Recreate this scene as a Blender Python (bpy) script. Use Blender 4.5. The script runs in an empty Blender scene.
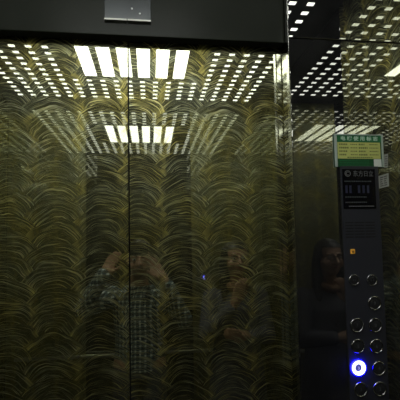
import bpy, bmesh, math, random
from mathutils import Vector, Matrix
random.seed(4)
S = bpy.context.scene
COL = S.collection

# ------------------------------------------------------------------ camera
F, CX, CY = 374.0, 193.0, 221.0            # focal length and principal point, in pixels of a 400 px frame
CAM = Vector((0.07, -1.10, 1.52))
VX, VY, ROLL = 150.0, 245.0, 0.010         # vanishing point of the door normal; roll
n = Vector(((VX-CX)/F, -(VY-CY)/F, -1)).normalized()
u = Vector((-ROLL, 1, 0)); u = (u - n*u.dot(n)).normalized()
r = n.cross(u)
ROT = Matrix((r, n, u))                    # camera axes -> world axes (x right, y into the doors, z up)
cd = bpy.data.cameras.new('camera'); cam = bpy.data.objects.new('camera', cd); COL.objects.link(cam)
cd.sensor_width = 36; cd.lens = F/400*36; cd.clip_start = 0.01
cd.shift_x = (200-CX)/400; cd.shift_y = (CY-200)/400
cam.matrix_world = Matrix.Translation(CAM) @ ROT.to_4x4()
S.camera = cam

def at(px, py, y):
    """the point of the plane Y=y that the photograph shows at (px, py)"""
    d = ROT @ Vector(((px-CX)/F, -(py-CY)/F, -1))
    return CAM + d*((y-CAM.y)/d.y)

# ------------------------------------------------------------------ helpers
def tag(o, label=None, cat=None, group=None, kind=None):
    if label: o['label'] = label
    if cat: o['category'] = cat
    if group: o['group'] = group
    if kind: o['kind'] = kind
    return o
def empty(name, loc=(0, 0, 0)):
    o = bpy.data.objects.new(name, None); COL.objects.link(o); o.location = loc
    o.empty_display_size = 0.05
    return o
def origin(p):
    v = Vector((0, 0, 0))
    while p is not None:
        v += p.location; p = p.parent
    return v
def obj(name, bm, m, parent=None, smooth=False, base=None):
    """link a bmesh given in world coordinates as one mesh object"""
    o_ = origin(parent) if parent else Vector((0, 0, 0))
    b = Vector(base) if base is not None else o_
    bm.verts.ensure_lookup_table()
    bmesh.ops.translate(bm, verts=bm.verts, vec=-b)
    bmesh.ops.recalc_face_normals(bm, faces=bm.faces)
    me = bpy.data.meshes.new(name); bm.to_mesh(me); bm.free()
    if smooth:
        for p in me.polygons: p.use_smooth = True
    for mm in (m if isinstance(m, (list, tuple)) else [m]): me.materials.append(mm)
    o = bpy.data.objects.new(name, me); COL.objects.link(o)
    o.location = b - o_
    if parent: o.parent = parent
    return o
def box(bm, x0, x1, y0, y1, z0, z1, bev=0.0, seg=2):
    t = bmesh.new()
    bmesh.ops.create_cube(t, size=1)
    for v in t.verts:
        v.co = Vector((x0+(v.co.x+.5)*(x1-x0), y0+(v.co.y+.5)*(y1-y0), z0+(v.co.z+.5)*(z1-z0)))
    if bev: bmesh.ops.bevel(t, geom=list(t.edges), offset=bev, segments=seg, profile=.5, affect='EDGES')
    join(bm, t); return bm
def join(bm, t):
    me = bpy.data.meshes.new('tmp'); t.to_mesh(me); t.free(); bm.from_mesh(me); bpy.data.meshes.remove(me)
def tube(bm, pts, rad, seg=12, cap=True):
    pts = [Vector(p) for p in pts]; rings = []
    rads = rad if isinstance(rad, (list, tuple)) else [rad]*len(pts)
    up = None
    for i, p in enumerate(pts):
        d = (pts[min(i+1, len(pts)-1)] - pts[max(i-1, 0)]).normalized()
        if up is None: up = d.orthogonal().normalized()
        up = (up - d*up.dot(d)).normalized(); s = d.cross(up)
        rings.append([bm.verts.new(p + (up*math.cos(a)+s*math.sin(a))*rads[i]) for a in [2*math.pi*k/seg for k in range(seg)]])
    for a, b in zip(rings, rings[1:]):
        for k in range(seg): bm.faces.new((a[k], a[(k+1) % seg], b[(k+1) % seg], b[k]))
    if cap: bm.faces.new(rings[0][::-1]); bm.faces.new(rings[-1])
    return bm
def ell(bm, c, rx, ry, rz, rot=None, u=20, v=14):
    t = bmesh.new(); bmesh.ops.create_uvsphere(t, u_segments=u, v_segments=v, radius=1)
    M = Matrix.Translation(Vector(c)) @ (rot.to_4x4() if rot else Matrix.Identity(4)) @ Matrix.Diagonal((rx, ry, rz, 1))
    bmesh.ops.transform(t, matrix=M, verts=t.verts); join(bm, t); return bm
def lathe_y(bm, cx, cz, prof, seg=32):
    """revolve (radius, y) pairs about the y-parallel axis through (cx, cz)"""
    rings = []
    for rr, y in prof:
        if rr < 1e-6: rings.append([bm.verts.new((cx, y, cz))])
        else: rings.append([bm.verts.new((cx+rr*math.cos(2*math.pi*k/seg), y, cz+rr*math.sin(2*math.pi*k/seg))) for k in range(seg)])
    for a, b in zip(rings, rings[1:]):
        for k in range(seg):
            q = (k+1) % seg
            if len(a) == 1 and len(b) == 1: continue
            if len(a) == 1: bm.faces.new((a[0], b[k], b[q]))
            elif len(b) == 1: bm.faces.new((a[k], b[0], a[q]))
            else: bm.faces.new((a[k], a[q], b[q], b[k]))
    return bm
def text_bm(s, size, cx, cz, y, width=None, thick=0.0004, bold=0.0):
    """lettering standing in the plane Y=y and facing -Y, centred on (cx, cz)"""
    cu = bpy.data.curves.new('t', 'FONT'); cu.body = s; cu.size = size; cu.extrude = thick; cu.offset = bold
    cu.align_x = 'LEFT'
    o = bpy.data.objects.new('t', cu); COL.objects.link(o)
    me = bpy.data.meshes.new_from_object(o.evaluated_get(bpy.context.evaluated_depsgraph_get()))
    bm = bmesh.new(); bm.from_mesh(me)
    bpy.data.meshes.remove(me); bpy.data.objects.remove(o); bpy.data.curves.remove(cu)
    if not bm.verts: return bm
    xs = [v.co.x for v in bm.verts]; ys = [v.co.y for v in bm.verts]
    mx, my = (min(xs)+max(xs))/2, (min(ys)+max(ys))/2
    k = width/(max(xs)-min(xs)) if width else 1
    for v in bm.verts:
        x_, y_, z_ = v.co
        v.co = Vector((cx+(x_-mx)*k, y-z_, cz+(y_-my)))
    return bm

# ------------------------------------------------------------------ materials
class N:
    """small expression builder for shader maths"""
    def __init__(s, nt): s.nt = nt
    def m(s, op, a, b=None, c=None, clamp=False):
        nd = s.nt.nodes.new('ShaderNodeMath'); nd.operation = op; nd.use_clamp = clamp
        for i, x in enumerate((a, b, c)):
            if x is None: continue
            if isinstance(x, (int, float)): nd.inputs[i].default_value = x
            else: s.nt.links.new(x, nd.inputs[i])
        return nd.outputs[0]
    def mix(s, f, a, b):       # a*(1-f)+b*f
        return s.m('ADD', s.m('MULTIPLY', a, s.m('SUBTRACT', 1, f)), s.m('MULTIPLY', b, f))
def new_mat(name):
    m = bpy.data.materials.new(name); m.use_nodes = True
    nt = m.node_tree; b = nt.nodes['Principled BSDF']
    return m, nt, b
def mat(name, col, rough=.5, metal=0, spec=.5, emit=None, es=1.0, trans=0, coat=0, noise=0, nscale=40):
    m, nt, b = new_mat(name)
    b.inputs['Base Color'].default_value = (*col, 1); b.inputs['Roughness'].default_value = rough
    b.inputs['Metallic'].default_value = metal; b.inputs['Specular IOR Level'].default_value = spec
    b.inputs['Transmission Weight'].default_value = trans; b.inputs['Coat Weight'].default_value = coat
    if emit:
        b.inputs['Emission Color'].default_value = (*emit, 1); b.inputs['Emission Strength'].default_value = es
    if noise:
        tc = nt.nodes.new('ShaderNodeTexCoord'); nz = nt.nodes.new('ShaderNodeTexNoise')
        nz.inputs['Scale'].default_value = nscale; nz.inputs['Detail'].default_value = 4
        nt.links.new(tc.outputs['Object'], nz.inputs['Vector'])
        mx = nt.nodes.new('ShaderNodeMix'); mx.data_type = 'RGBA'
        mx.inputs[6].default_value = (*[c*(1-noise) for c in col], 1); mx.inputs[7].default_value = (*[min(1, c*(1+noise)) for c in col], 1)
        nt.links.new(nz.outputs[0], mx.inputs[0]); nt.links.new(mx.outputs[2], b.inputs['Base Color'])
    return m

def etched(name, axis, base=.11):
    """bronze mirror sheet etched with overlapping fans of fine arcs; axis = world axis running along the sheet"""
    m, nt, bs = new_mat(name); L = nt.links; e = N(nt)
    tc = nt.nodes.new('ShaderNodeTexCoord'); sp = nt.nodes.new('ShaderNodeSeparateXYZ')
    L.new(tc.outputs['Object'], sp.inputs[0])
    X0, Z0 = sp.outputs['XYZ'.index(axis)], sp.outputs[2]
    cb = nt.nodes.new('ShaderNodeCombineXYZ'); L.new(X0, cb.inputs[0]); L.new(Z0, cb.inputs[1])
    def noise(scale, detail=2, vec=None, dim='3D'):
        z = nt.nodes.new('ShaderNodeTexNoise'); z.noise_dimensions = dim; z.inputs['Scale'].default_value = scale
        z.inputs['Detail'].default_value = detail; L.new(vec or cb.outputs[0], z.inputs['Vector']); return z
    nz = noise(6.5, 3); sc = nt.nodes.new('ShaderNodeSeparateColor'); L.new(nz.outputs['Color'], sc.inputs[0])
    x = e.m('ADD', X0, e.m('MULTIPLY', e.m('SUBTRACT', sc.outputs[0], .5), .062))
    z = e.m('ADD', Z0, e.m('MULTIPLY', e.m('SUBTRACT', sc.outputs[1], .5), .050))
    A, H, R = .132, .031, .105                         # column pitch, row pitch, fan radius
    zq = e.m('DIVIDE', z, H); row0 = e.m('FLOOR', zq)
    d = dx_ = rid = None
    for k in range(4):
        row = e.m('SUBTRACT', row0, k)
        par = e.m('FLOORED_MODULO', row, 2)
        xs = e.m('SUBTRACT', e.m('DIVIDE', e.m('ADD', x, .224), 2*A), e.m('MULTIPLY', par, .5))
        cx = e.m('ROUND', xs)
        dx = e.m('MULTIPLY', e.m('SUBTRACT', xs, cx), 2*A)
        dz = e.m('SUBTRACT', z, e.m('MULTIPLY', row, H))
        dd = e.m('SQRT', e.m('ADD', e.m('MULTIPLY', dx, dx), e.m('MULTIPLY', dz, dz)))
        idd = e.m('ADD', e.m('MULTIPLY', row, 7.13), e.m('MULTIPLY', cx, 3.71))
        if d is None: d, dx_, rid = dd, dx, idd
        else:
            # a lower fan covers the ones above it
            f = e.m('LESS_THAN', dd, R)
            d, dx_, rid = e.mix(f, d, dd), e.mix(f, dx_, dx), e.mix(f, rid, idd)
    ang = e.m('DIVIDE', dx_, R)
    # broken scratch lines: noise that is fine across the radius and long around the arc
    v = nt.nodes.new('ShaderNodeCombineXYZ')
    L.new(e.m('MULTIPLY', d, 560), v.inputs[0]); L.new(e.m('MULTIPLY', ang, 1.1), v.inputs[1]); L.new(rid, v.inputs[2])
    ln = noise(1, 1.5, v.outputs[0]).outputs[0]
    v2 = nt.nodes.new('ShaderNodeCombineXYZ')
    L.new(e.m('MULTIPLY', d, 130), v2.inputs[0]); L.new(e.m('MULTIPLY', ang, 2.2), v2.inputs[1]); L.new(e.m('ADD', rid, 40), v2.inputs[2])
    ln2 = noise(1, 1, v2.outputs[0]).outputs[0]
    line = e.m('MULTIPLY', e.m('SUBTRACT', ln, .52), 10, clamp=True)
    band = e.m('MULTIPLY', e.m('SUBTRACT', ln2, .40), 4, clamp=True)
    side = e.m('MULTIPLY', e.m('SUBTRACT', e.m('ABSOLUTE', ang), .40), 3.5, clamp=True)   # feet of the fans: gold ground
    patch = e.m('MULTIPLY', e.m('SUBTRACT', noise(30, 4).outputs[0], .44), 6, clamp=True)
    side = e.m('MULTIPLY', side, e.m('ADD', e.m('MULTIPLY', patch, .75), .25))
    lines = e.m('MULTIPLY', line, e.m('ADD', e.m('MULTIPLY', band, .75), .25))
    mask = e.m('ADD', e.m('ADD', e.m('MULTIPLY', side, .27), base), e.m('MULTIPLY', lines, .80), clamp=True)
    # clean mirror metal under, scattering gold scratches over
    def glossy(col, rough):
        g = nt.nodes.new('ShaderNodeBsdfAnisotropic'); g.inputs['Color'].default_value = (*col, 1); g.inputs['Roughness'].default_value = rough; return g
    g1 = glossy(ETCH_MIRROR, .02)
    g2 = glossy((.5, .5, .5), .44)
    cm = nt.nodes.new('ShaderNodeMix'); cm.data_type = 'RGBA'
    cm.inputs[6].default_value = (.60, .62, .38, 1); cm.inputs[7].default_value = (.80, .71, .22, 1)
    gold = e.m('ADD', e.m('MULTIPLY', side, .7), e.m('MULTIPLY', e.m('SUBTRACT', noise(10, 3).outputs[0], .42), 3.5), clamp=True)
    L.new(gold, cm.inputs[0]); L.new(cm.outputs[2], g2.inputs['Color'])
    df = nt.nodes.new('ShaderNodeBsdfDiffuse'); df.inputs['Color'].default_value = (.30, .27, .11, 1)
    ms = nt.nodes.new('ShaderNodeMixShader'); ms.inputs[0].default_value = .22
    L.new(g2.outputs[0], ms.inputs[1]); L.new(df.outputs[0], ms.inputs[2])
    mm = nt.nodes.new('ShaderNodeMixShader'); L.new(e.m('MULTIPLY', mask, ETCH_AMT), mm.inputs[0])
    L.new(g1.outputs[0], mm.inputs[1]); L.new(ms.outputs[0], mm.inputs[2])
    L.new(mm.outputs[0], nt.nodes['Material Output'].inputs['Surface'])
    return m
ETCH_MIRROR = (.38, .39, .31); ETCH_AMT = .85

def plaid(name):
    m, nt, bs = new_mat(name); L = nt.links; e = N(nt)
    tc = nt.nodes.new('ShaderNodeTexCoord'); sp = nt.nodes.new('ShaderNodeSeparateXYZ'); L.new(tc.outputs['Object'], sp.inputs[0])
    def stripes(v, p, w, off=0):
        return e.m('LESS_THAN', e.m('FRACT', e.m('ADD', e.m('DIVIDE', v, p), off)), w)
    h = e.m('MULTIPLY', stripes(sp.outputs[2], .030, .36), .5)
    v = e.m('MULTIPLY', stripes(e.m('ADD', sp.outputs[0], e.m('MULTIPLY', sp.outputs[1], .7)), .030, .36), .5)
    t = e.m('MULTIPLY', e.m('MAXIMUM', stripes(sp.outputs[2], .060, .10, .3), stripes(sp.outputs[0], .060, .10, .3)), .35)
    f = e.m('SUBTRACT', e.m('ADD', h, v), t, clamp=True)
    cr = nt.nodes.new('ShaderNodeValToRGB'); L.new(f, cr.inputs[0])
    cr.color_ramp.elements[0].color = (.025, .04, .05, 1); cr.color_ramp.elements[1].color = (.80, .84, .80, 1)
    el = cr.color_ramp.elements.new(.5); el.color = (.17, .23, .25, 1)
    L.new(cr.outputs[0], bs.inputs['Base Color']); bs.inputs['Roughness'].default_value = .85
    return m

def hazed(name, col, rough, haze_col, amt):
    """mirror sheet with a patchy matt grey haze painted in to lift its blacks"""
    m, nt, bs = new_mat(name); L = nt.links
    bs.inputs['Base Color'].default_value = (*col, 1); bs.inputs['Metallic'].default_value = 1; bs.inputs['Roughness'].default_value = rough
    df = nt.nodes.new('ShaderNodeBsdfDiffuse'); df.inputs['Color'].default_value = (*haze_col, 1)  # matt grey mixed into the mirror to imitate lifted blacks
    tc = nt.nodes.new('ShaderNodeTexCoord'); nz = nt.nodes.new('ShaderNodeTexNoise'); nz.inputs['Scale'].default_value = 14; nz.inputs['Detail'].default_value = 5
    L.new(tc.outputs['Object'], nz.inputs['Vector'])
    mr = nt.nodes.new('ShaderNodeMapRange'); mr.inputs[1].default_value = .3; mr.inputs[2].default_value = .7; mr.inputs[3].default_value = amt*.6; mr.inputs[4].default_value = amt*1.4
    L.new(nz.outputs[0], mr.inputs[0])
    mx = nt.nodes.new('ShaderNodeMixShader'); L.new(mr.outputs[0], mx.inputs[0]); L.new(bs.outputs[0], mx.inputs[1]); L.new(df.outputs[0], mx.inputs[2])
    L.new(mx.outputs[0], nt.nodes['Material Output'].inputs['Surface'])
    return m
LAMP = 10.0
M = dict(
    etch_x=etched('etched_bronze_front', 'X'), etch_y=etched('etched_bronze_side', 'Y'), etch_b=etched('etched_bronze_back', 'X', .32),
    mirror=mat('black_titanium_mirror', (.42, .42, .41), .006, 1),
    panel=hazed('dark_bronze_mirror', (.37, .37, .34), .012, (.40, .40, .42), .034),
    header=mat('dark_header_steel', (.017, .0195, .014), .34, .0, .10, noise=.35, nscale=7),
    steel=mat('polished_steel', (.62, .62, .58), .16, 1),
    jamb=mat('jamb_steel', (.40, .40, .35), .06, 1, noise=.2, nscale=60),
    satin=mat('satin_steel', (.50, .50, .48), .3, 1),
    lip_steel=mat('lip_steel', (.20, .20, .18), .35, 1),
    dark=mat('dark_gap', (.006, .006, .006), .7),
    ceil=mat('black_ceiling_sheet', (.008, .009, .010), .35, 0),
    lamp=mat('lamp_diffuser', (.8, .8, .8), .6, emit=(.97, 1.0, .95), es=LAMP),
    dot=mat('lamp_hole', (.8, .8, .8), .6, emit=(.97, 1.0, .95), es=LAMP*.48),
    floor=mat('dark_granite', (.03, .028, .025), .3, noise=.5, nscale=90),
    plate=mat('control_plate', (.036, .037, .048), .32, .0, .3),
    black_glass=mat('black_glass', (.006, .006, .009), .12, 0, .35),
    print_grey=mat('printed_grey', (.13, .13, .14), .6),
    print_dim=mat('printed_dim', (.06, .065, .075), .6),
    print_blue=mat('printed_blue', (.018, .020, .055), .5),
    green=mat('sign_green', (.012, .17, .055), .5), green_d=mat('sign_dark_green', (.005, .085, .025), .5),
    yellow=mat('sign_yellow', (.60, .63, .19), .5), white=mat('sign_white', (.78, .82, .78), .5),
    ink=mat('sign_ink', (.16, .19, .05), .6), mint=mat('sign_mint', (.62, .85, .72), .5),
    acry=mat('holder_rim', (.45, .52, .48), .3), paper=mat('sticker_paper', (.36, .37, .35), .6), paper_ink=mat('sticker_ink', (.09, .09, .09), .7),
    bezel=mat('button_bezel', (.42, .42, .44), .12, 1), cap=mat('button_cap', (.045, .045, .05), .25, .3, .5),
    lit=mat('lit_ring', (.8, .85, 1), .4, emit=(.26, .28, 1.0), es=9), halo_rim=mat('halo_rim', (.1, .1, .8), .4, emit=(.002, .002, 1.0), es=55),  # blue rim glow added to spill a halo onto the plate
    lit_cap=mat('lit_cap', (.02, .02, .05), .4, emit=(.10, .10, .40), es=.8), lit_num=mat('lit_numeral', (.5, .5, .9), .4, emit=(.35, .35, .95), es=1.0),
    amber=mat('amber_lamp', (.75, .40, .06), .4, emit=(.80, .36, .03), es=.16), amber_mark=mat('amber_mark', (.12, .06, .01), .5),
    skin=mat('skin', (.38, .22, .14), .5, noise=.12, nscale=30), hair=mat('hair', (.012, .010, .009), .45),
    plaid=plaid('plaid_cloth'), jeans=mat('dark_cotton', (.07, .073, .09), .9, noise=.3, nscale=200),
    coat=mat('dark_wool', (.085, .085, .105), .9, noise=.3, nscale=120), scarf=mat('brown_knit', (.20, .11, .06), .9, noise=.3, nscale=120),
    shoe=mat('black_leather', (.01, .01, .01), .35), eye=mat('eye', (.6, .58, .55), .2), iris=mat('iris', (.02, .012, .008), .15),
    lip=mat('lip', (.36, .12, .10), .45), phone=mat('phone_back', (.015, .015, .017), .2), lens=mat('lens_glass', (.004, .004, .006), .05),
    frame=mat('spectacle_frame', (.05, .04, .04), .3, .5),
)

# ------------------------------------------------------------------ the car
XL, XR, YB, YF, ZC = -.87, .87, -1.50, -.065, 2.510
YH = -.036                                    # face of the header
JX = at(293.3, 180, YF).x                                     # half the door opening
ZD = at(200, 39.0, YH).z                      # underside of the header
def struct(o): return tag(o, kind='structure')

b = box(bmesh.new(), XL, XR, YB, .25, -.05, 0); struct(obj('floor', b, M['floor']))
b = box(bmesh.new(), XL-.03, XR+.03, YB-.03, .15, ZC, ZC+.04); struct(obj('ceiling', b, M['ceil']))

def wall(name, axis, pos, out, cuts, m_side, z1=ZC):
    w = struct(empty(name))
    for i in range(3):
        a, c = cuts[i]+.001, cuts[i+1]-.001
        bm = bmesh.new(); p0, p1 = sorted((pos, pos+out*.02))
        if axis == 'Y': box(bm, p0, p1, a, c, .0, z1, .0012, 1)
        else: box(bm, a, c, p0, p1, .0, z1, .0012, 1)
        obj('mirror_panel' if i == 1 else 'etched_panel', bm, M['mirror'] if i == 1 else m_side, w)
    bm = bmesh.new(); p0, p1 = sorted((pos+out*.021, pos+out*.04))
    if axis == 'Y': box(bm, p0, p1, cuts[0], cuts[3], 0, z1)
    else: box(bm, cuts[0], cuts[3], p0, p1, 0, z1)
    obj('backing', bm, M['dark'], w)
    return w
ycuts = (YB, -1.10, -.465, YF)
wall('wall_right', 'Y', XR, 1, ycuts, M['etch_y'])
wall('wall_left', 'Y', XL, -1, ycuts, M['etch_y'])
wall('wall_back', 'X', YB, -1, (XL, -.36, .36, XR), M['etch_b'])

# front wall: return panels in two sheets, jambs folded into them, header over the doors
wf = struct(empty('wall_front'))
for s in (-1, 1):
    x0, x1 = sorted((s*JX, s*XR))
    obj('return_panel', box(bmesh.new(), x0, x1, YF, YF+.018, 0, ZD-.0012, .0022, 3), M['panel'], wf)
    obj('upper_panel', box(bmesh.new(), x0, x1, YF, YF+.018, ZD+.0012, ZC, .0022, 3), M['panel'], wf)
    x0, x1 = sorted((s*JX, s*(JX+.012)))
    j = obj('jamb', box(bmesh.new(), x0, x1, YF+.019, -.0065, 0, ZC), M['jamb'], wf)
    # bright folded edge of the return panel
    x0, x1 = sorted((s*(JX-.0022), s*(JX-.0002)))
    obj('edge_trim', box(bmesh.new(), x0, x1, YF-.0006, YF+.018, 0, ZC), M['steel'], wf)
    x0, x1 = sorted((s*(JX+.02), s*(XR)))
    obj('backing', box(bmesh.new(), x0, x1, YF+.019, YF+.03, 0, ZC), M['dark'], wf)
obj('header', box(bmesh.new(), -JX+.0005, JX-.0005, YH, -.0035, ZD, ZC, .002, 2), M['header'], wf)

# centre-opening doors
xs = at(129.2, 220, 0).x
for k, (a, c) in enumerate(((xs-.50, xs-.0022), (xs+.0022, xs+.50))):
    d = struct(empty('door_%d' % (k+1), ((a+c)/2, 0, 0)))
    obj('door_skin', box(bmesh.new(), a, c, 0, .003, .012, ZD+.05), M['etch_x'], d)
    obj('door_core', box(bmesh.new(), a+.001, c-.001, .0035, .03, .012, ZD+.05), M['dark'], d)
struct(obj('trim_1', box(bmesh.new(), xs-.02, xs+.02, .031, .04, .012, ZD+.05), M['dark']))
struct(obj('trim_2', box(bmesh.new(), -.5, .5, YF, .06, 0, .010, .002), M['satin']))

# ------------------------------------------------------------------ ceiling light
cl = tag(empty('ceiling_light', (0, -.75, ZC)), 'black ceiling lamp panel of white square holes round six long white strips', 'ceiling light')
PX, PY, HW, HD = .0780, .0605, .0145, .0100
LX, LY0, LY1 = .30, -1.045, -.555
zs = ZC-.012
bm = bmesh.new(); strips = []
for i in range(6):
    cx = -.0 + (i-2.5)*.1005 - .005
    strips.append((cx-.033, cx+.033))
dots = []
for i in range(-10, 10):
    for j in range(24):
        x = (i+.5)*PX - .004; y = -1.352 + j*PY
        if y > -.10: continue
        if abs(x+.004) < .38 and LY0-.02 < y < LY1+.02: continue
        dots.append((x, y))
def quad(bm, x0, x1, y0, y1, z):
    bm.faces.new([bm.verts.new(p) for p in ((x0, y0, z), (x0, y1, z), (x1, y1, z), (x1, y0, z))])
obj('black_sheet', box(bmesh.new(), XL+.005, XR-.005, YB+.005, YF-.005, zs, ZC-.0005), M['ceil'], cl)
dots.sort(key=lambda q: -q[1])                # nearest the doors first: they show largest
hb = bmesh.new(); box(hb, -HW, HW, -HD, HD, -.0008, .0004)
first = obj('lit_hole', hb, M['dot'], cl, base=origin(cl)); first.location = (dots[0][0], dots[0][1]+.75, zs-ZC)
first.data.transform(Matrix.Translation(origin(cl)))
for x, y in dots[1:100]:
    q = first.copy(); COL.objects.link(q); q.location = (x, y+.75, zs-ZC)
bm = bmesh.new()
for x, y in dots[100:]: box(bm, x-HW, x+HW, y-HD, y+HD, zs-.0008, zs+.0004)
tag(obj('lit_hole', bm, M['dot'], cl), kind='stuff')
for a, c in strips: obj('diffuser_strip', box(bmesh.new(), a, c, LY0, LY1, zs-.0015, zs+.0004), M['lamp'], cl)

# ------------------------------------------------------------------ floor indicator on the header
y0 = YH
a, c = at(104.5, 20, y0), at(151, 23, y0)
fi = tag(empty('floor_indicator', ((a.x+c.x)/2, y0, a.z)), 'dark unlit floor indicator panel on the header above the door seam', 'indicator')
obj('glass_panel', box(bmesh.new(), a.x, c.x, y0-.006, y0-.0002, a.z, a.z+.11, .0015), mat('indicator_glass', (.02, .025, .027), .25, .3), fi)
for x0, x1 in ((a.x, xs-.0015), (xs+.0015, c.x)):
    bm = bmesh.new()
    P = [(y0-.0002, a.z-.0075), (y0-.010, a.z-.0035), (y0-.010, a.z+.001), (y0-.0002, a.z+.001)]
    q = [[bm.verts.new((x, yy, zz)) for yy, zz in P] for x in (x0, x1)]
    for i in range(4): bm.faces.new((q[0][i], q[0][(i+1) % 4], q[1][(i+1) % 4], q[1][i]))
    bm.faces.new(q[0]); bm.faces.new(q[1][::-1])
    tag(obj('bottom_lip', bm, M['lip_steel'], fi), 'pale bottom lip')
for px, py in ((132, 10), (140, 15)):  # two small steel discs added to stand for bright reflections
    p = at(px, py, y0)
    obj('glint_disc', lathe_y(bmesh.new(), p.x, p.z, ((0, y0-.0085), (.0022, y0-.008), (.0030, y0-.0060)), 12), M['satin'], fi)

# ------------------------------------------------------------------ control panel on the right return panel
yp = YF-.004
pt, pb = at(341, 166, yp), at(377.5, 166, yp)
cpx0, cpx1, cz1 = pt.x-.001, pb.x+.002, pt.z
cp = tag(empty('elevator_control_panel', ((cpx0+cpx1)/2, YF, .95)), 'tall dark control panel with two columns of round floor buttons, right of the doors', 'control panel')
obj('faceplate', box(bmesh.new(), cpx0, cpx1, yp, YF-.0002, .88, cz1, .0012, 2), M['plate'], cp)
# display head
d0, d1 = at(343.6, 169, yp), at(375.5, 208.5, yp)
dz0, dz1 = d1.z, d0.z; dx0, dx1 = cpx0+.003, at(375.3, 190, yp).x
yd = yp-.002
dp = obj('display_window', box(bmesh.new(), dx0, dx1, yd, yp-.0001, dz0, dz1, .0008, 2), M['black_glass'], cp)
W = dx1-dx0
def zrow(py): return at(358, py, yd).z
lg = bmesh.new()
lc = at(347.6, 173.5, yd)
t = bmesh.new(); lathe_y(t, lc.x, lc.z, ((.0092, yd-.0002), (.0092, yd-.0006), (.0074, yd-.0006), (.0074, yd-.0002)), 28); join(lg, t)
pts = [(lc.x+.0046*math.cos(t_), yd-.0004, lc.z+.0046*math.sin(t_)) for t_ in [math.radians(50+k*16) for k in range(17)]]
tube(lg, pts, .0009, 6)
tag(obj('brand_mark', lg, M['print_grey'], dp), 'grey ring mark')
tb = text_bm('东方日立', .0185, at(363.2, 173.6, yd).x, lc.z, yd-.0004, width=.062)
tag(obj('brand_lettering', tb, M['print_grey'], dp), 'grey lettering')
tl = bmesh.new()
def dashes(bm, x0, x1, zc, h, y, lo=.6, hi=2.0, gap=.5):
    x = x0
    while x < x1:
        w = h*random.uniform(lo, hi); w = min(w, x1-x)
        box(bm, x, x+w, y-.0003, y, zc-h/2, zc+h/2); x += w+h*gap
for py, h in ((181.3, .0032),): dashes(tl, dx0+.006, dx1-.012, zrow(py), h, yd-.0001)
obj('dim_print', tl, M['print_dim'], dp)
for py, h in ((197, .003), (202.3, .003)):
    tl = bmesh.new(); dashes(tl, dx0+.006, dx1-.030, zrow(py), h, yd-.0001); obj('dim_print', tl, M['print_dim'], dp)
tl = bmesh.new(); dashes(tl, dx0+.016, dx1-.008, zrow(206.2), .0026, yd-.0001, 1, 3, .25); tag(obj('pale_print', tl, M['print_grey'], dp), 'pale line of print')
tl = bmesh.new()
for px in (346.5, 350.5, 359, 363.5, 368):
    p = at(px, 189, yd); box(tl, p.x-.0035, p.x+.0035, yd-.0004, yd-.0001, zrow(193), zrow(185.5))
obj('screen_segment', tl, M['print_blue'], dp)
# loudspeaker slots
sg = bmesh.new()
for k in range(6):
    z_ = at(360, 222.5+k*2.9, yp).z
    for px0, px1 in ((345.5, 353.5), (354.5, 364.5), (365.5, 375)):
        x0, x1 = at(px0, 228, yp).x, at(px1, 228, yp).x
        box(sg, x0, x1, yp-.0006, yp-.0001, z_-.0016, z_+.0016, .0004, 1)
obj('speaker_grille', sg, M['dark'], cp)
# alarm button
ac = at(352.3, 251.5, yp)
ab = obj('alarm_button', box(bmesh.new(), ac.x-.0068, ac.x+.0068, yp-.004, yp-.0001, ac.z-.0068, ac.z+.0068, .0018, 3), M['amber'], cp)
tag(ab, 'small square amber button')
bl = bmesh.new(); lathe_y(bl, ac.x, ac.z, ((0, yp-.0046), (.0026, yp-.0046), (.0026, yp-.0041)), 12); box(bl, ac.x-.0034, ac.x+.0034, yp-.0046, yp-.0041, ac.z-.0034, ac.z-.0022)
obj('bell_mark', bl, M['amber_mark'], ab)
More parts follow.
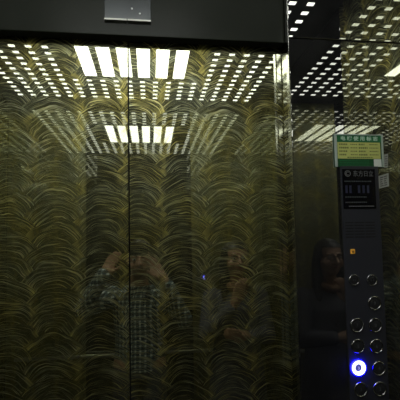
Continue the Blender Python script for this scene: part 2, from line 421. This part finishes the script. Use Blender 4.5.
# call buttons
spots = [(353.5, 280, '', .8), (371.5, 280, '', .8), (374, 303, '9', 1), (356.5, 325, '7', 1), (374.8, 325, '8', 1),
         (357.5, 346, '5', 1), (376, 346, '6', 1), (358, 367.5, '', 1), (378.5, 368, '4', 1), (360.3, 389, '1', 1), (379.3, 388.5, '2', 1)]
for px, py, num, sz in spots:
    p = at(px, py, yp); lit = (py == 367.5)
    R = .0205*sz
    bt = obj('button', lathe_y(bmesh.new(), p.x, p.z, ((R*1.06, yp-.0001), (R*1.06, yp-.0046), (R*1.0, yp-.0050), (R*.98, yp-.0040)) if lit else ((R, yp-.0001), (R, yp-.0025), (R*.96, yp-.0042), (R*.90, yp-.0046), (R*.85, yp-.0040), (R*.82, yp-.0014))),
             M['halo_rim'] if lit else M['bezel'], cp, smooth=True, base=(p.x, yp, p.z))
    ri, rc = (.54, .46) if lit else (.60, .56)
    tag(obj('ring', lathe_y(bmesh.new(), p.x, p.z, ((R*(.98 if lit else .84), yp-.0016), (R*(.99 if lit else .80), yp-.0051 if lit else yp-.0030), (R*ri, yp-.0044 if lit else yp-.0030), (R*(ri-.03), yp-.0014))), M['lit'] if lit else M['cap'], bt, smooth=False),
        'glowing white ring' if lit else None)
    obj('cap', lathe_y(bmesh.new(), p.x, p.z, ((R*rc, yp-.0013), (R*rc, yp-.0034), (R*rc*.8, yp-.0040), (0, yp-.0042)), 24), M['lit_cap'] if lit else M['cap'], bt)
    if num or lit:
        obj('numeral', text_bm('3' if lit else num, .0135 if not lit else .011, p.x, p.z, yp-.0044, thick=.0002), M['lit_num'] if lit else M['print_dim'], bt)
    else:
        tr = bmesh.new()                      # arrow heads of the door buttons
        for s in (-1, 1):
            s2 = s if px < 360 else -s
            q = [tr.verts.new((p.x+s*.0012+(s2*.0042 if k == 0 else 0)+(0 if s2 == s else s*.0042), yp-.0045, p.z+(0, .0034, -.0034)[k])) for k in range(3)]
            tr.faces.new(q)
        bmesh.ops.solidify(tr, geom=tr.faces[:], thickness=.0003)
        obj('arrow_mark', tr, M['print_dim'], bt)
    if lit: tag(bt, 'lit button glowing blue')

# ------------------------------------------------------------------ inspection notice above the panel
ys = YF-.0005
a, c = at(333.2, 134.3, ys), at(383.2, 167.4, ys)
x0, x1, z0, z1 = a.x, c.x, c.z, a.z
sg = tag(empty('notice_sign', ((x0+x1)/2, YF, z0)), 'green and yellow lift notice with six white characters, above the control panel', 'sign')
obj('backboard', box(bmesh.new(), x0, x1, YF-.003, YF-.0002, z0, z1, .0006, 1), M['green_d'], sg)
yy = YF-.003
hh = z1-z0; ww = x1-x0
def sx(t_): return x0+ww*t_
def sz_(t_): return z1-hh*t_
obj('title_band', box(bmesh.new(), sx(.06), sx(.965), yy-.0005, yy-.0001, sz_(.235), sz_(.02)), M['green'], sg)
obj('lettering', text_bm('电 梯 使 用 标 志', .0140, sx(.52), sz_(.125), yy-.0008, width=ww*.76, thick=.0002, bold=.0003), M['mint'], sg)
obj('yellow_field', box(bmesh.new(), sx(.065), sx(.945), yy-.0005, yy-.0001, sz_(.745), sz_(.245)), M['yellow'], sg)
pr = bmesh.new()
for k in range(4):
    zc = sz_(.31+k*.105)
    dashes(pr, sx(.10), sx(.10+(.17, .20, .16, .14)[k]), zc, .0048, yy-.0006, .6, 1.1, .35)
    dashes(pr, sx(.33), sx(.47), zc, .0030, yy-.0006, .8, 1.8, .6)
    dashes(pr, sx(.50), sx(.50+(.12, .18, .14, .17)[k]), zc, .0048, yy-.0006, .6, 1.1, .35)
    dashes(pr, sx(.72), sx(.90), zc, .0030, yy-.0006, .8, 1.8, .6)
dashes(pr, sx(.26), sx(.78), sz_(.71), .0034, yy-.0006, .8, 1.6, .5)
obj('printed_lines', pr, M['ink'], sg)
pr = bmesh.new()
for k in range(3): dashes(pr, sx(.10), sx(.70), sz_(.81+k*.065), .0025, yy-.0005, 1, 3, .5)
obj('footer_print', pr, M['green'], sg)
tag(obj('white_seal', box(bmesh.new(), sx(.80), sx(.955), yy-.0007, yy-.0001, sz_(.985), sz_(.755)), M['white'], sg), 'small white square')
for q0, q1 in ((.0, .05), (.968, 1.0)):
    obj('side_rail', box(bmesh.new(), sx(q0), sx(q1), yy-.0035, yy-.0001, z0, z1, .0006, 1), M['acry'], sg)
obj('top_rail', box(bmesh.new(), x0, x1, yy-.0025, yy-.0001, z1-.003, z1, .0004, 1), M['acry'], sg)

def sticker(name, pts, label):
    """a paper sticker with faint printed rows, given by its four corners in the photograph"""
    P = [at(px, py, YF-.0003) for px, py in pts]
    rt = tag(empty(name, sum(P, Vector())/4), label, 'sticker')
    def slab(bm, Q, t0, t1):
        a_ = [bm.verts.new((q.x, YF-t0, q.z)) for q in Q]; b_ = [bm.verts.new((q.x, YF-t1, q.z)) for q in Q]
        bm.faces.new(a_); bm.faces.new(b_[::-1])
        for k in range(4): bm.faces.new((a_[k], a_[(k+1) % 4], b_[(k+1) % 4], b_[k]))
    bm = bmesh.new(); slab(bm, P, .0002, .0012)
    obj('paper', bm, M['paper'], rt)
    bm = bmesh.new()
    def pt(u_, v_): return (P[0]*(1-u_)+P[1]*u_)*(1-v_)+(P[3]*(1-u_)+P[2]*u_)*v_
    for k in range(5):
        v = .14+k*.165
        for q0, q1 in ((.12, .12+random.uniform(.2, .35)), (.52, .52+random.uniform(.2, .36))):
            slab(bm, [pt(*w_) for w_ in ((q0, v), (q1, v), (q1, v+.085), (q0, v+.085))], .0013, .0015)
    obj('printed_rows', bm, M['paper_ink'], rt)
sticker('paper_sticker', ((378.3, 176.2), (388.3, 173), (388.9, 186.2), (379, 188.6)), 'small pale tilted paper sticker below the green notice, beside the control panel')
sticker('paper_sticker', ((384.2, 154.5), (387.8, 153.8), (387.8, 167.4), (384.2, 168)), 'narrow grey paper sticker touching the right edge of the green notice')

# ------------------------------------------------------------------ handrail on the back wall
hr = tag(empty('handrail', (0, YB, .80)), 'satin steel handrail along the back wall, seen reflected in the doors', 'handrail')
obj('rail', tube(bmesh.new(), ((-.80, YB+.038, .80), (.80, YB+.038, .80)), .012, 16), M['satin'], hr, smooth=True)
for x in (-.72, -.45, .45, .72):
    obj('bracket', tube(bmesh.new(), ((x, YB+.0005, .78), (x, YB+.022, .78), (x, YB+.037, .792)), (.008, .006, .006), 10), M['satin'], hr, smooth=True)

# ------------------------------------------------------------------ people
def evaluated(bm, mods):
    me = bpy.data.meshes.new('w'); bm.to_mesh(me); bm.free()
    o = bpy.data.objects.new('w', me); COL.objects.link(o)
    for kind, kw in mods:
        md = o.modifiers.new(kind, kind)
        for k, v in kw.items(): setattr(md, k, v)
    out = bpy.data.meshes.new_from_object(o.evaluated_get(bpy.context.evaluated_depsgraph_get()))
    bpy.data.objects.remove(o); bpy.data.meshes.remove(me)
    b2 = bmesh.new(); b2.from_mesh(out); bpy.data.meshes.remove(out)
    return b2
def limb(bm, pts, rads, seg=14):
    """a tapering limb with round ends"""
    pts = [Vector(p) for p in pts]; P, Rr = [], []
    for i in range(len(pts)-1):
        for k in range(6):
            t_ = k/6; P.append(pts[i].lerp(pts[i+1], t_)); Rr.append(rads[i]*(1-t_)+rads[i+1]*t_)
    P.append(pts[-1]); Rr.append(rads[-1])
    tube(bm, P, Rr, seg)
    for q, rr in zip(pts, rads): ell(bm, q, rr, rr, rr, u=14, v=10)
def torso(bm, secs, seg=24):
    """stack of elliptical sections (x, y, z, half width, half depth)"""
    rings = []
    for i in range(len(secs)-1):
        for k in range(4):
            t_ = k/4; rings.append([secs[i][j]*(1-t_)+secs[i+1][j]*t_ for j in range(5)])
    rings.append(secs[-1])
    V = [[bm.verts.new((c[0]+c[3]*math.cos(2*math.pi*k/seg), c[1]+c[4]*math.sin(2*math.pi*k/seg), c[2])) for k in range(seg)] for c in rings]
    for a_, b_ in zip(V, V[1:]):
        for k in range(seg): bm.faces.new((a_[k], a_[(k+1) % seg], b_[(k+1) % seg], b_[k]))
    bm.faces.new(V[0][::-1]); bm.faces.new(V[-1])
def hand(bm, wrist, palm, knuckle_dir, across, curl, s=1.0):
    """palm with four curled fingers and a thumb; curl = direction in which the fingertips bend"""
    w, p = Vector(wrist), Vector(palm); kd = Vector(knuckle_dir).normalized(); ac_ = Vector(across).normalized(); cu = Vector(curl).normalized()
    limb(bm, (w, w.lerp(p, .5)), (.024*s, .026*s))
    for k in range(4): limb(bm, (w.lerp(p, .3)+ac_*(k-1.5)*.013*s, p+kd*.025*s+ac_*(k-1.5)*.018*s), (.013*s, .0115*s), 10)
    for k, ln in enumerate((.062, .072, .068, .052)):
        b0 = p+kd*.028*s+ac_*(k-1.5)*.0185*s
        b1 = b0+(kd*.8+cu*.35)*ln*.45*s; b2 = b1+(kd*.35+cu*.9)*ln*.33*s; b3 = b2+(cu-kd*.15)*ln*.25*s
        limb(bm, (b0, b1, b2, b3), (.0095*s, .009*s, .0083*s, .0072*s), 10)
    t0 = w.lerp(p, .45)-ac_*.022*s
    t1 = t0-ac_*.022*s+kd*.022*s+cu*.010*s; t2 = t1+kd*.026*s-ac_*.006*s+cu*.014*s
    limb(bm, (t0, t1, t2), (.0135*s, .011*s, .009*s), 10)
def head(bm, c, s=1.0):
    c = Vector(c)
    ell(bm, c+Vector((0, -.012, .030))*s, .075*s, .090*s, .086*s)
    ell(bm, c+Vector((0, .012, -.028))*s, .062*s, .074*s, .082*s)
    ell(bm, c+Vector((0, .052, -.082))*s, .030*s, .026*s, .024*s)
    limb(bm, (c+Vector((0, .088, .012))*s, c+Vector((0, .102, -.026))*s), (.009*s, .015*s), 10)       # nose
    for k in (-1, 1):
        ell(bm, c+Vector((k*.012, .093, -.030))*s, .009*s, .010*s, .008*s)
        ell(bm, c+Vector((k*.043, .055, -.030))*s, .024*s, .022*s, .026*s)                               # cheek
        ell(bm, c+Vector((k*.076, -.008, -.008))*s, .010*s, .018*s, .030*s)                              # ear
        ell(bm, c+Vector((k*.030, .070, .026))*s, .024*s, .016*s, .008*s)                                # brow
def face_parts(root, body, c, s=1.0):
    c = Vector(c)
    for k in (-1, 1):
        e_ = obj('eye', ell(bmesh.new(), c+Vector((k*.031, .074, .006))*s, .0125*s, .0095*s, .0068*s), M['eye'], body, True)
        obj('iris', ell(bmesh.new(), c+Vector((k*.031, .0825, .006))*s, .0055*s, .0028*s, .0055*s), M['iris'], e_, True)
        bw = bmesh.new(); tube(bw, [c+Vector((k*(.014+.034*t_), .087-.016*t_, .026+.006*math.sin(2.4*t_)))*s for t_ in (0, .3, .6, 1)], .0028*s, 8); obj('eyebrow', bw, M['hair'], body, True)
    mb = bmesh.new(); tube(mb, [c+Vector((.024*t_, .087-.014*t_*t_, -.052+.005*t_*t_))*s for t_ in (-1, -.6, -.2, .2, .6, 1)], [.002*s, .0048*s, .006*s, .006*s, .0048*s, .002*s], 8); obj('mouth', mb, M['lip'], body, True)
REM = [('REMESH', dict(mode='VOXEL', voxel_size=.0055)), ('SMOOTH', dict(factor=.5, iterations=4))]
REMC = [('REMESH', dict(mode='VOXEL', voxel_size=.008)), ('SMOOTH', dict(factor=.5, iterations=5))]

def shoes(root, feet):
    for fx, fy in feet:
        sb = bmesh.new(); ell(sb, (fx, fy+.05, .035), .045, .125, .035); ell(sb, (fx, fy-.03, .05), .042, .055, .05)
        for v in sb.verts: v.co.z = max(v.co.z, .0)
        obj('shoe', evaluated(sb, REMC), M['shoe'], root, True)

# --- photographer in a plaid shirt, leaning on the back wall
ph = tag(empty('person', (0.0, -1.33, 0)), 'person in plaid shirt raising a phone to photograph the doors, seen reflected left of centre', 'person', 'people in the lift')
hc = (.005, -1.30, 1.425)
bm = bmesh.new()
head(bm, hc); limb(bm, ((0, -1.345, 1.22), (0, -1.325, 1.36)), (.062, .055))
torso(bm, [(0, -1.34, .76, .145, .085), (0, -1.34, .95, .130, .078), (0, -1.342, 1.12, .155, .090), (0, -1.342, 1.21, .145, .075), (0, -1.342, 1.27, .07, .055)])
SL, EL, WL, PL = (-.165, -1.335, 1.20), (-.33, -1.21, 1.14), (-.20, -1.145, 1.355), (-.170, -1.160, 1.405)
SR, ER, WR, PR = (.165, -1.335, 1.20), (.275, -1.215, 1.06), (.155, -1.155, 1.31), (.112, -1.170, 1.362)
limb(bm, (SL, EL, WL), (.050, .040, .026)); limb(bm, (SR, ER, WR), (.050, .040, .026))
hand(bm, WL, PL, (.55, .05, .85), (-.5, -.25, .45), (.6, .25, .3)); hand(bm, WR, PR, (-.4, .0, .9), (.6, -.2, .3), (-.6, .2, .4))
for s in (-1, 1): limb(bm, ((s*.085, -1.335, .78), (s*.095, -1.30, .43), (s*.10, -1.325, .07)), (.082, .055, .040))
body = obj('body', evaluated(bm, REM), M['skin'], ph, True)
face_parts(ph, body, hc)
hb = bmesh.new()
ell(hb, (hc[0], hc[1]-.022, hc[2]+.048), .083, .094, .078)
for k in range(46):
    a_ = random.uniform(0, 2*math.pi); e_ = random.uniform(.05, 1)
    q = Vector((hc[0]+.080*math.cos(a_)*e_, hc[1]-.022+.092*math.sin(a_)*e_, hc[2]+.05+.074*math.sqrt(1-e_*e_)))
    ell(hb, q, .016, .016, .013, u=8, v=6)
hb = evaluated(hb, REM)
cut = [v for v in hb.verts if v.co.y > hc[1]+.045 and v.co.z < hc[2]+.055]
bmesh.ops.delete(hb, geom=cut, context='VERTS')
obj('hair', hb, M['hair'], ph, True)
bm = bmesh.new()
torso(bm, [(0, -1.34, .74, .165, .102), (0, -1.34, .95, .152, .095), (0, -1.342, 1.12, .172, .104), (0, -1.342, 1.215, .165, .088), (0, -1.342, 1.265, .085, .068)])
limb(bm, (SL, EL, Vector(EL).lerp(Vector(WL), .98)), (.066, .054, .042)); limb(bm, (SR, ER, Vector(ER).lerp(Vector(WR), .86)), (.066, .054, .042))
sh = obj('shirt', evaluated(bm, REMC), M['plaid'], ph, True)
for s in (-1, 1):
    cb_ = bmesh.new(); q = [cb_.verts.new(v) for v in ((s*.012, -1.232, 1.235), (s*.062, -1.270, 1.275), (s*.078, -1.262, 1.225), (s*.040, -1.230, 1.185))]
    f = cb_.faces.new(q); bmesh.ops.solidify(cb_, geom=[f], thickness=.006); obj('collar', cb_, M['plaid'], sh)
for z_ in (.86, .95, 1.04, 1.12):
    yb = {.86: -1.237, .95: -1.243, 1.04: -1.238, 1.12: -1.235}[z_]
    obj('button', lathe_y(bmesh.new(), .004, z_, ((0, yb+.003), (.006, yb+.002), (.006, yb-.004)), 12), M['white'], sh)
bm = bmesh.new()
torso(bm, [(0, -1.338, .70, .160, .098), (0, -1.34, .80, .156, .094), (0, -1.34, .86, .148, .090)])
for s in (-1, 1): limb(bm, ((s*.085, -1.335, .74), (s*.095, -1.30, .43), (s*.10, -1.325, .10)), (.088, .070, .060))
obj('trousers', evaluated(bm, REMC), M['jeans'], ph, True)
shoes(ph, ((-.10, -1.33), (.10, -1.33)))

# the phone held up in both hands
pc = Vector((-.020, -1.126, 1.497))
pn = tag(empty('phone', pc), 'dark phone held level in both hands by the person in plaid', 'phone')
obj('phone_body', box(bmesh.new(), pc.x-.078, pc.x+.078, pc.y-.004, pc.y+.004, pc.z-.039, pc.z+.039, .0035, 3), M['phone'], pn)
lb = obj('lens_ring', lathe_y(bmesh.new(), pc.x+.062, pc.z+.024, ((.010, pc.y+.0041), (.010, pc.y+.006), (.0075, pc.y+.006), (.0075, pc.y+.0042)), 20), M['satin'], pn)
obj('lens', lathe_y(bmesh.new(), pc.x+.062, pc.z+.024, ((.0072, pc.y+.0042), (.006, pc.y+.0052), (0, pc.y+.0056)), 20), M['lens'], lb)

# --- woman with glasses by the right wall
wx, wy = .60, -1.20
wo = tag(empty('person', (wx, wy, 0)), 'long haired person in glasses and dark coat, hand raised to chin, beside right wall', 'person', 'people in the lift')
hc = (wx, wy+.02, 1.425)
bm = bmesh.new()
head(bm, hc, .95); limb(bm, ((wx, wy-.02, 1.21), (wx, wy-.005, 1.36)), (.052, .047))
torso(bm, [(wx, wy-.02, .76, .145, .09), (wx, wy-.02, .95, .115, .075), (wx, wy-.02, 1.12, .135, .088), (wx, wy-.025, 1.20, .130, .07), (wx, wy-.025, 1.26, .06, .05)])
aSL, aEL, aWL, aPL = (wx-.15, wy-.03, 1.19), (wx-.20, wy+.05, .98), (wx-.055, wy+.155, 1.155), (wx-.025, wy+.160, 1.235)
aSR, aER, aWR, aPR = (wx+.15, wy-.03, 1.19), (wx+.185, wy+.03, .95), (wx+.04, wy+.150, .985), (wx-.035, wy+.165, 1.00)
limb(bm, (aSL, aEL, aWL), (.043, .035, .023)); limb(bm, (aSR, aER, aWR), (.043, .035, .023))
hand(bm, aWL, aPL, (.2, .1, .95), (-.9, .1, .2), (.55, -.3, .5), .92); hand(bm, aWR, aPR, (-.95, .1, .1), (0, .1, 1), (-.4, -.8, 0), .92)
for s in (-1, 1): limb(bm, ((wx+s*.08, wy-.02, .78), (wx+s*.08, wy+.0, .43), (wx+s*.08, wy-.01, .07)), (.080, .052, .036))
body = obj('body', evaluated(bm, REM), M['skin'], wo, True)
face_parts(wo, body, hc, .95)
hb = bmesh.new()
ell(hb, (hc[0], hc[1]-.020, hc[2]+.040), .082, .092, .078)
for s in (-1, 1):
    limb(hb, ((hc[0]+s*.062, hc[1]-.005, hc[2]+.05), (hc[0]+s*.081, hc[1]-.012, hc[2]-.03), (hc[0]+s*.076, hc[1]-.008, hc[2]-.12), (hc[0]+s*.082, hc[1]+.02, hc[2]-.24)), (.030, .026, .036, .018))
limb(hb, ((hc[0], hc[1]-.06, hc[2]+.03), (hc[0], hc[1]-.085, hc[2]-.10), (hc[0], hc[1]-.10, hc[2]-.22)), (.06, .06, .04))
hb = evaluated(hb, REM)
cut = [v for v in hb.verts if v.co.y > hc[1]+.040 and v.co.z < hc[2]+.058 and abs(v.co.x-hc[0]) < .066 and v.co.z > hc[2]-.12]
bmesh.ops.delete(hb, geom=cut, context='VERTS')
obj('hair', hb, M['hair'], wo, True)
gb = bmesh.new()
for s in (-1, 1):
    tube(gb, [(hc[0]+s*.031*.97+.021*math.cos(t_), hc[1]+.092, hc[2]+.004+.017*math.sin(t_)) for t_ in [2*math.pi*k/24 for k in range(25)]], .0016, 6)
    tube(gb, [(hc[0]+s*.050, hc[1]+.092, hc[2]+.010), (hc[0]+s*.071, hc[1]+.07, hc[2]+.012), (hc[0]+s*.075, hc[1]-.01, hc[2]+.006)], .0015, 6)
tube(gb, [(hc[0]-.010, hc[1]+.092, hc[2]+.008), (hc[0], hc[1]+.094, hc[2]+.011), (hc[0]+.010, hc[1]+.092, hc[2]+.008)], .0015, 6)
obj('glasses', gb, M['frame'], wo, True)
bm = bmesh.new()
torso(bm, [(wx, wy-.02, .55, .185, .125), (wx, wy-.02, .78, .165, .112), (wx, wy-.02, .95, .138, .098), (wx, wy-.02, 1.12, .155, .105), (wx, wy-.025, 1.205, .150, .085), (wx, wy-.025, 1.25, .075, .065)])
limb(bm, (aSL, aEL, Vector(aEL).lerp(Vector(aWL), .9)), (.060, .050, .040)); limb(bm, (aSR, aER, Vector(aER).lerp(Vector(aWR), .9)), (.060, .050, .040))
ct = obj('coat', evaluated(bm, REMC), M['coat'], wo, True)
sb = bmesh.new()
tube(sb, [(wx+.072*math.cos(t_), wy-.012+.070*math.sin(t_), 1.262+.010*math.sin(t_*3)-.012*math.sin(t_)) for t_ in [2*math.pi*k/28 for k in range(29)]], .026, 12)
obj('scarf', evaluated(sb, REMC), M['scarf'], wo, True)
for z_ in (.80, .92, 1.04):
    obj('coat_button', lathe_y(bmesh.new(), wx, z_, ((0, wy+.094), (.010, wy+.092), (.010, wy+.074)), 14), M['shoe'], ct)
bm = bmesh.new()
for s in (-1, 1): limb(bm, ((wx+s*.08, wy-.02, .72), (wx+s*.08, wy+.0, .43), (wx+s*.08, wy-.01, .10)), (.086, .062, .046))
obj('trousers', evaluated(bm, REMC), M['jeans'], wo, True)
shoes(wo, ((wx-.08, wy-.015), (wx+.08, wy-.015)))

# ------------------------------------------------------------------ world and view
w = bpy.data.worlds.new('world'); S.world = w; w.use_nodes = True
w.node_tree.nodes['Background'].inputs[0].default_value = (0, 0, 0, 1); w.node_tree.nodes['Background'].inputs[1].default_value = 0
S.cycles.max_bounces = 14; S.cycles.glossy_bounces = 10; S.cycles.diffuse_bounces = 4
S.view_settings.view_transform = 'Standard'; S.view_settings.look = 'None'
S.view_settings.exposure = 0.0; S.view_settings.gamma = 1.0; S.view_settings.use_curve_mapping = False
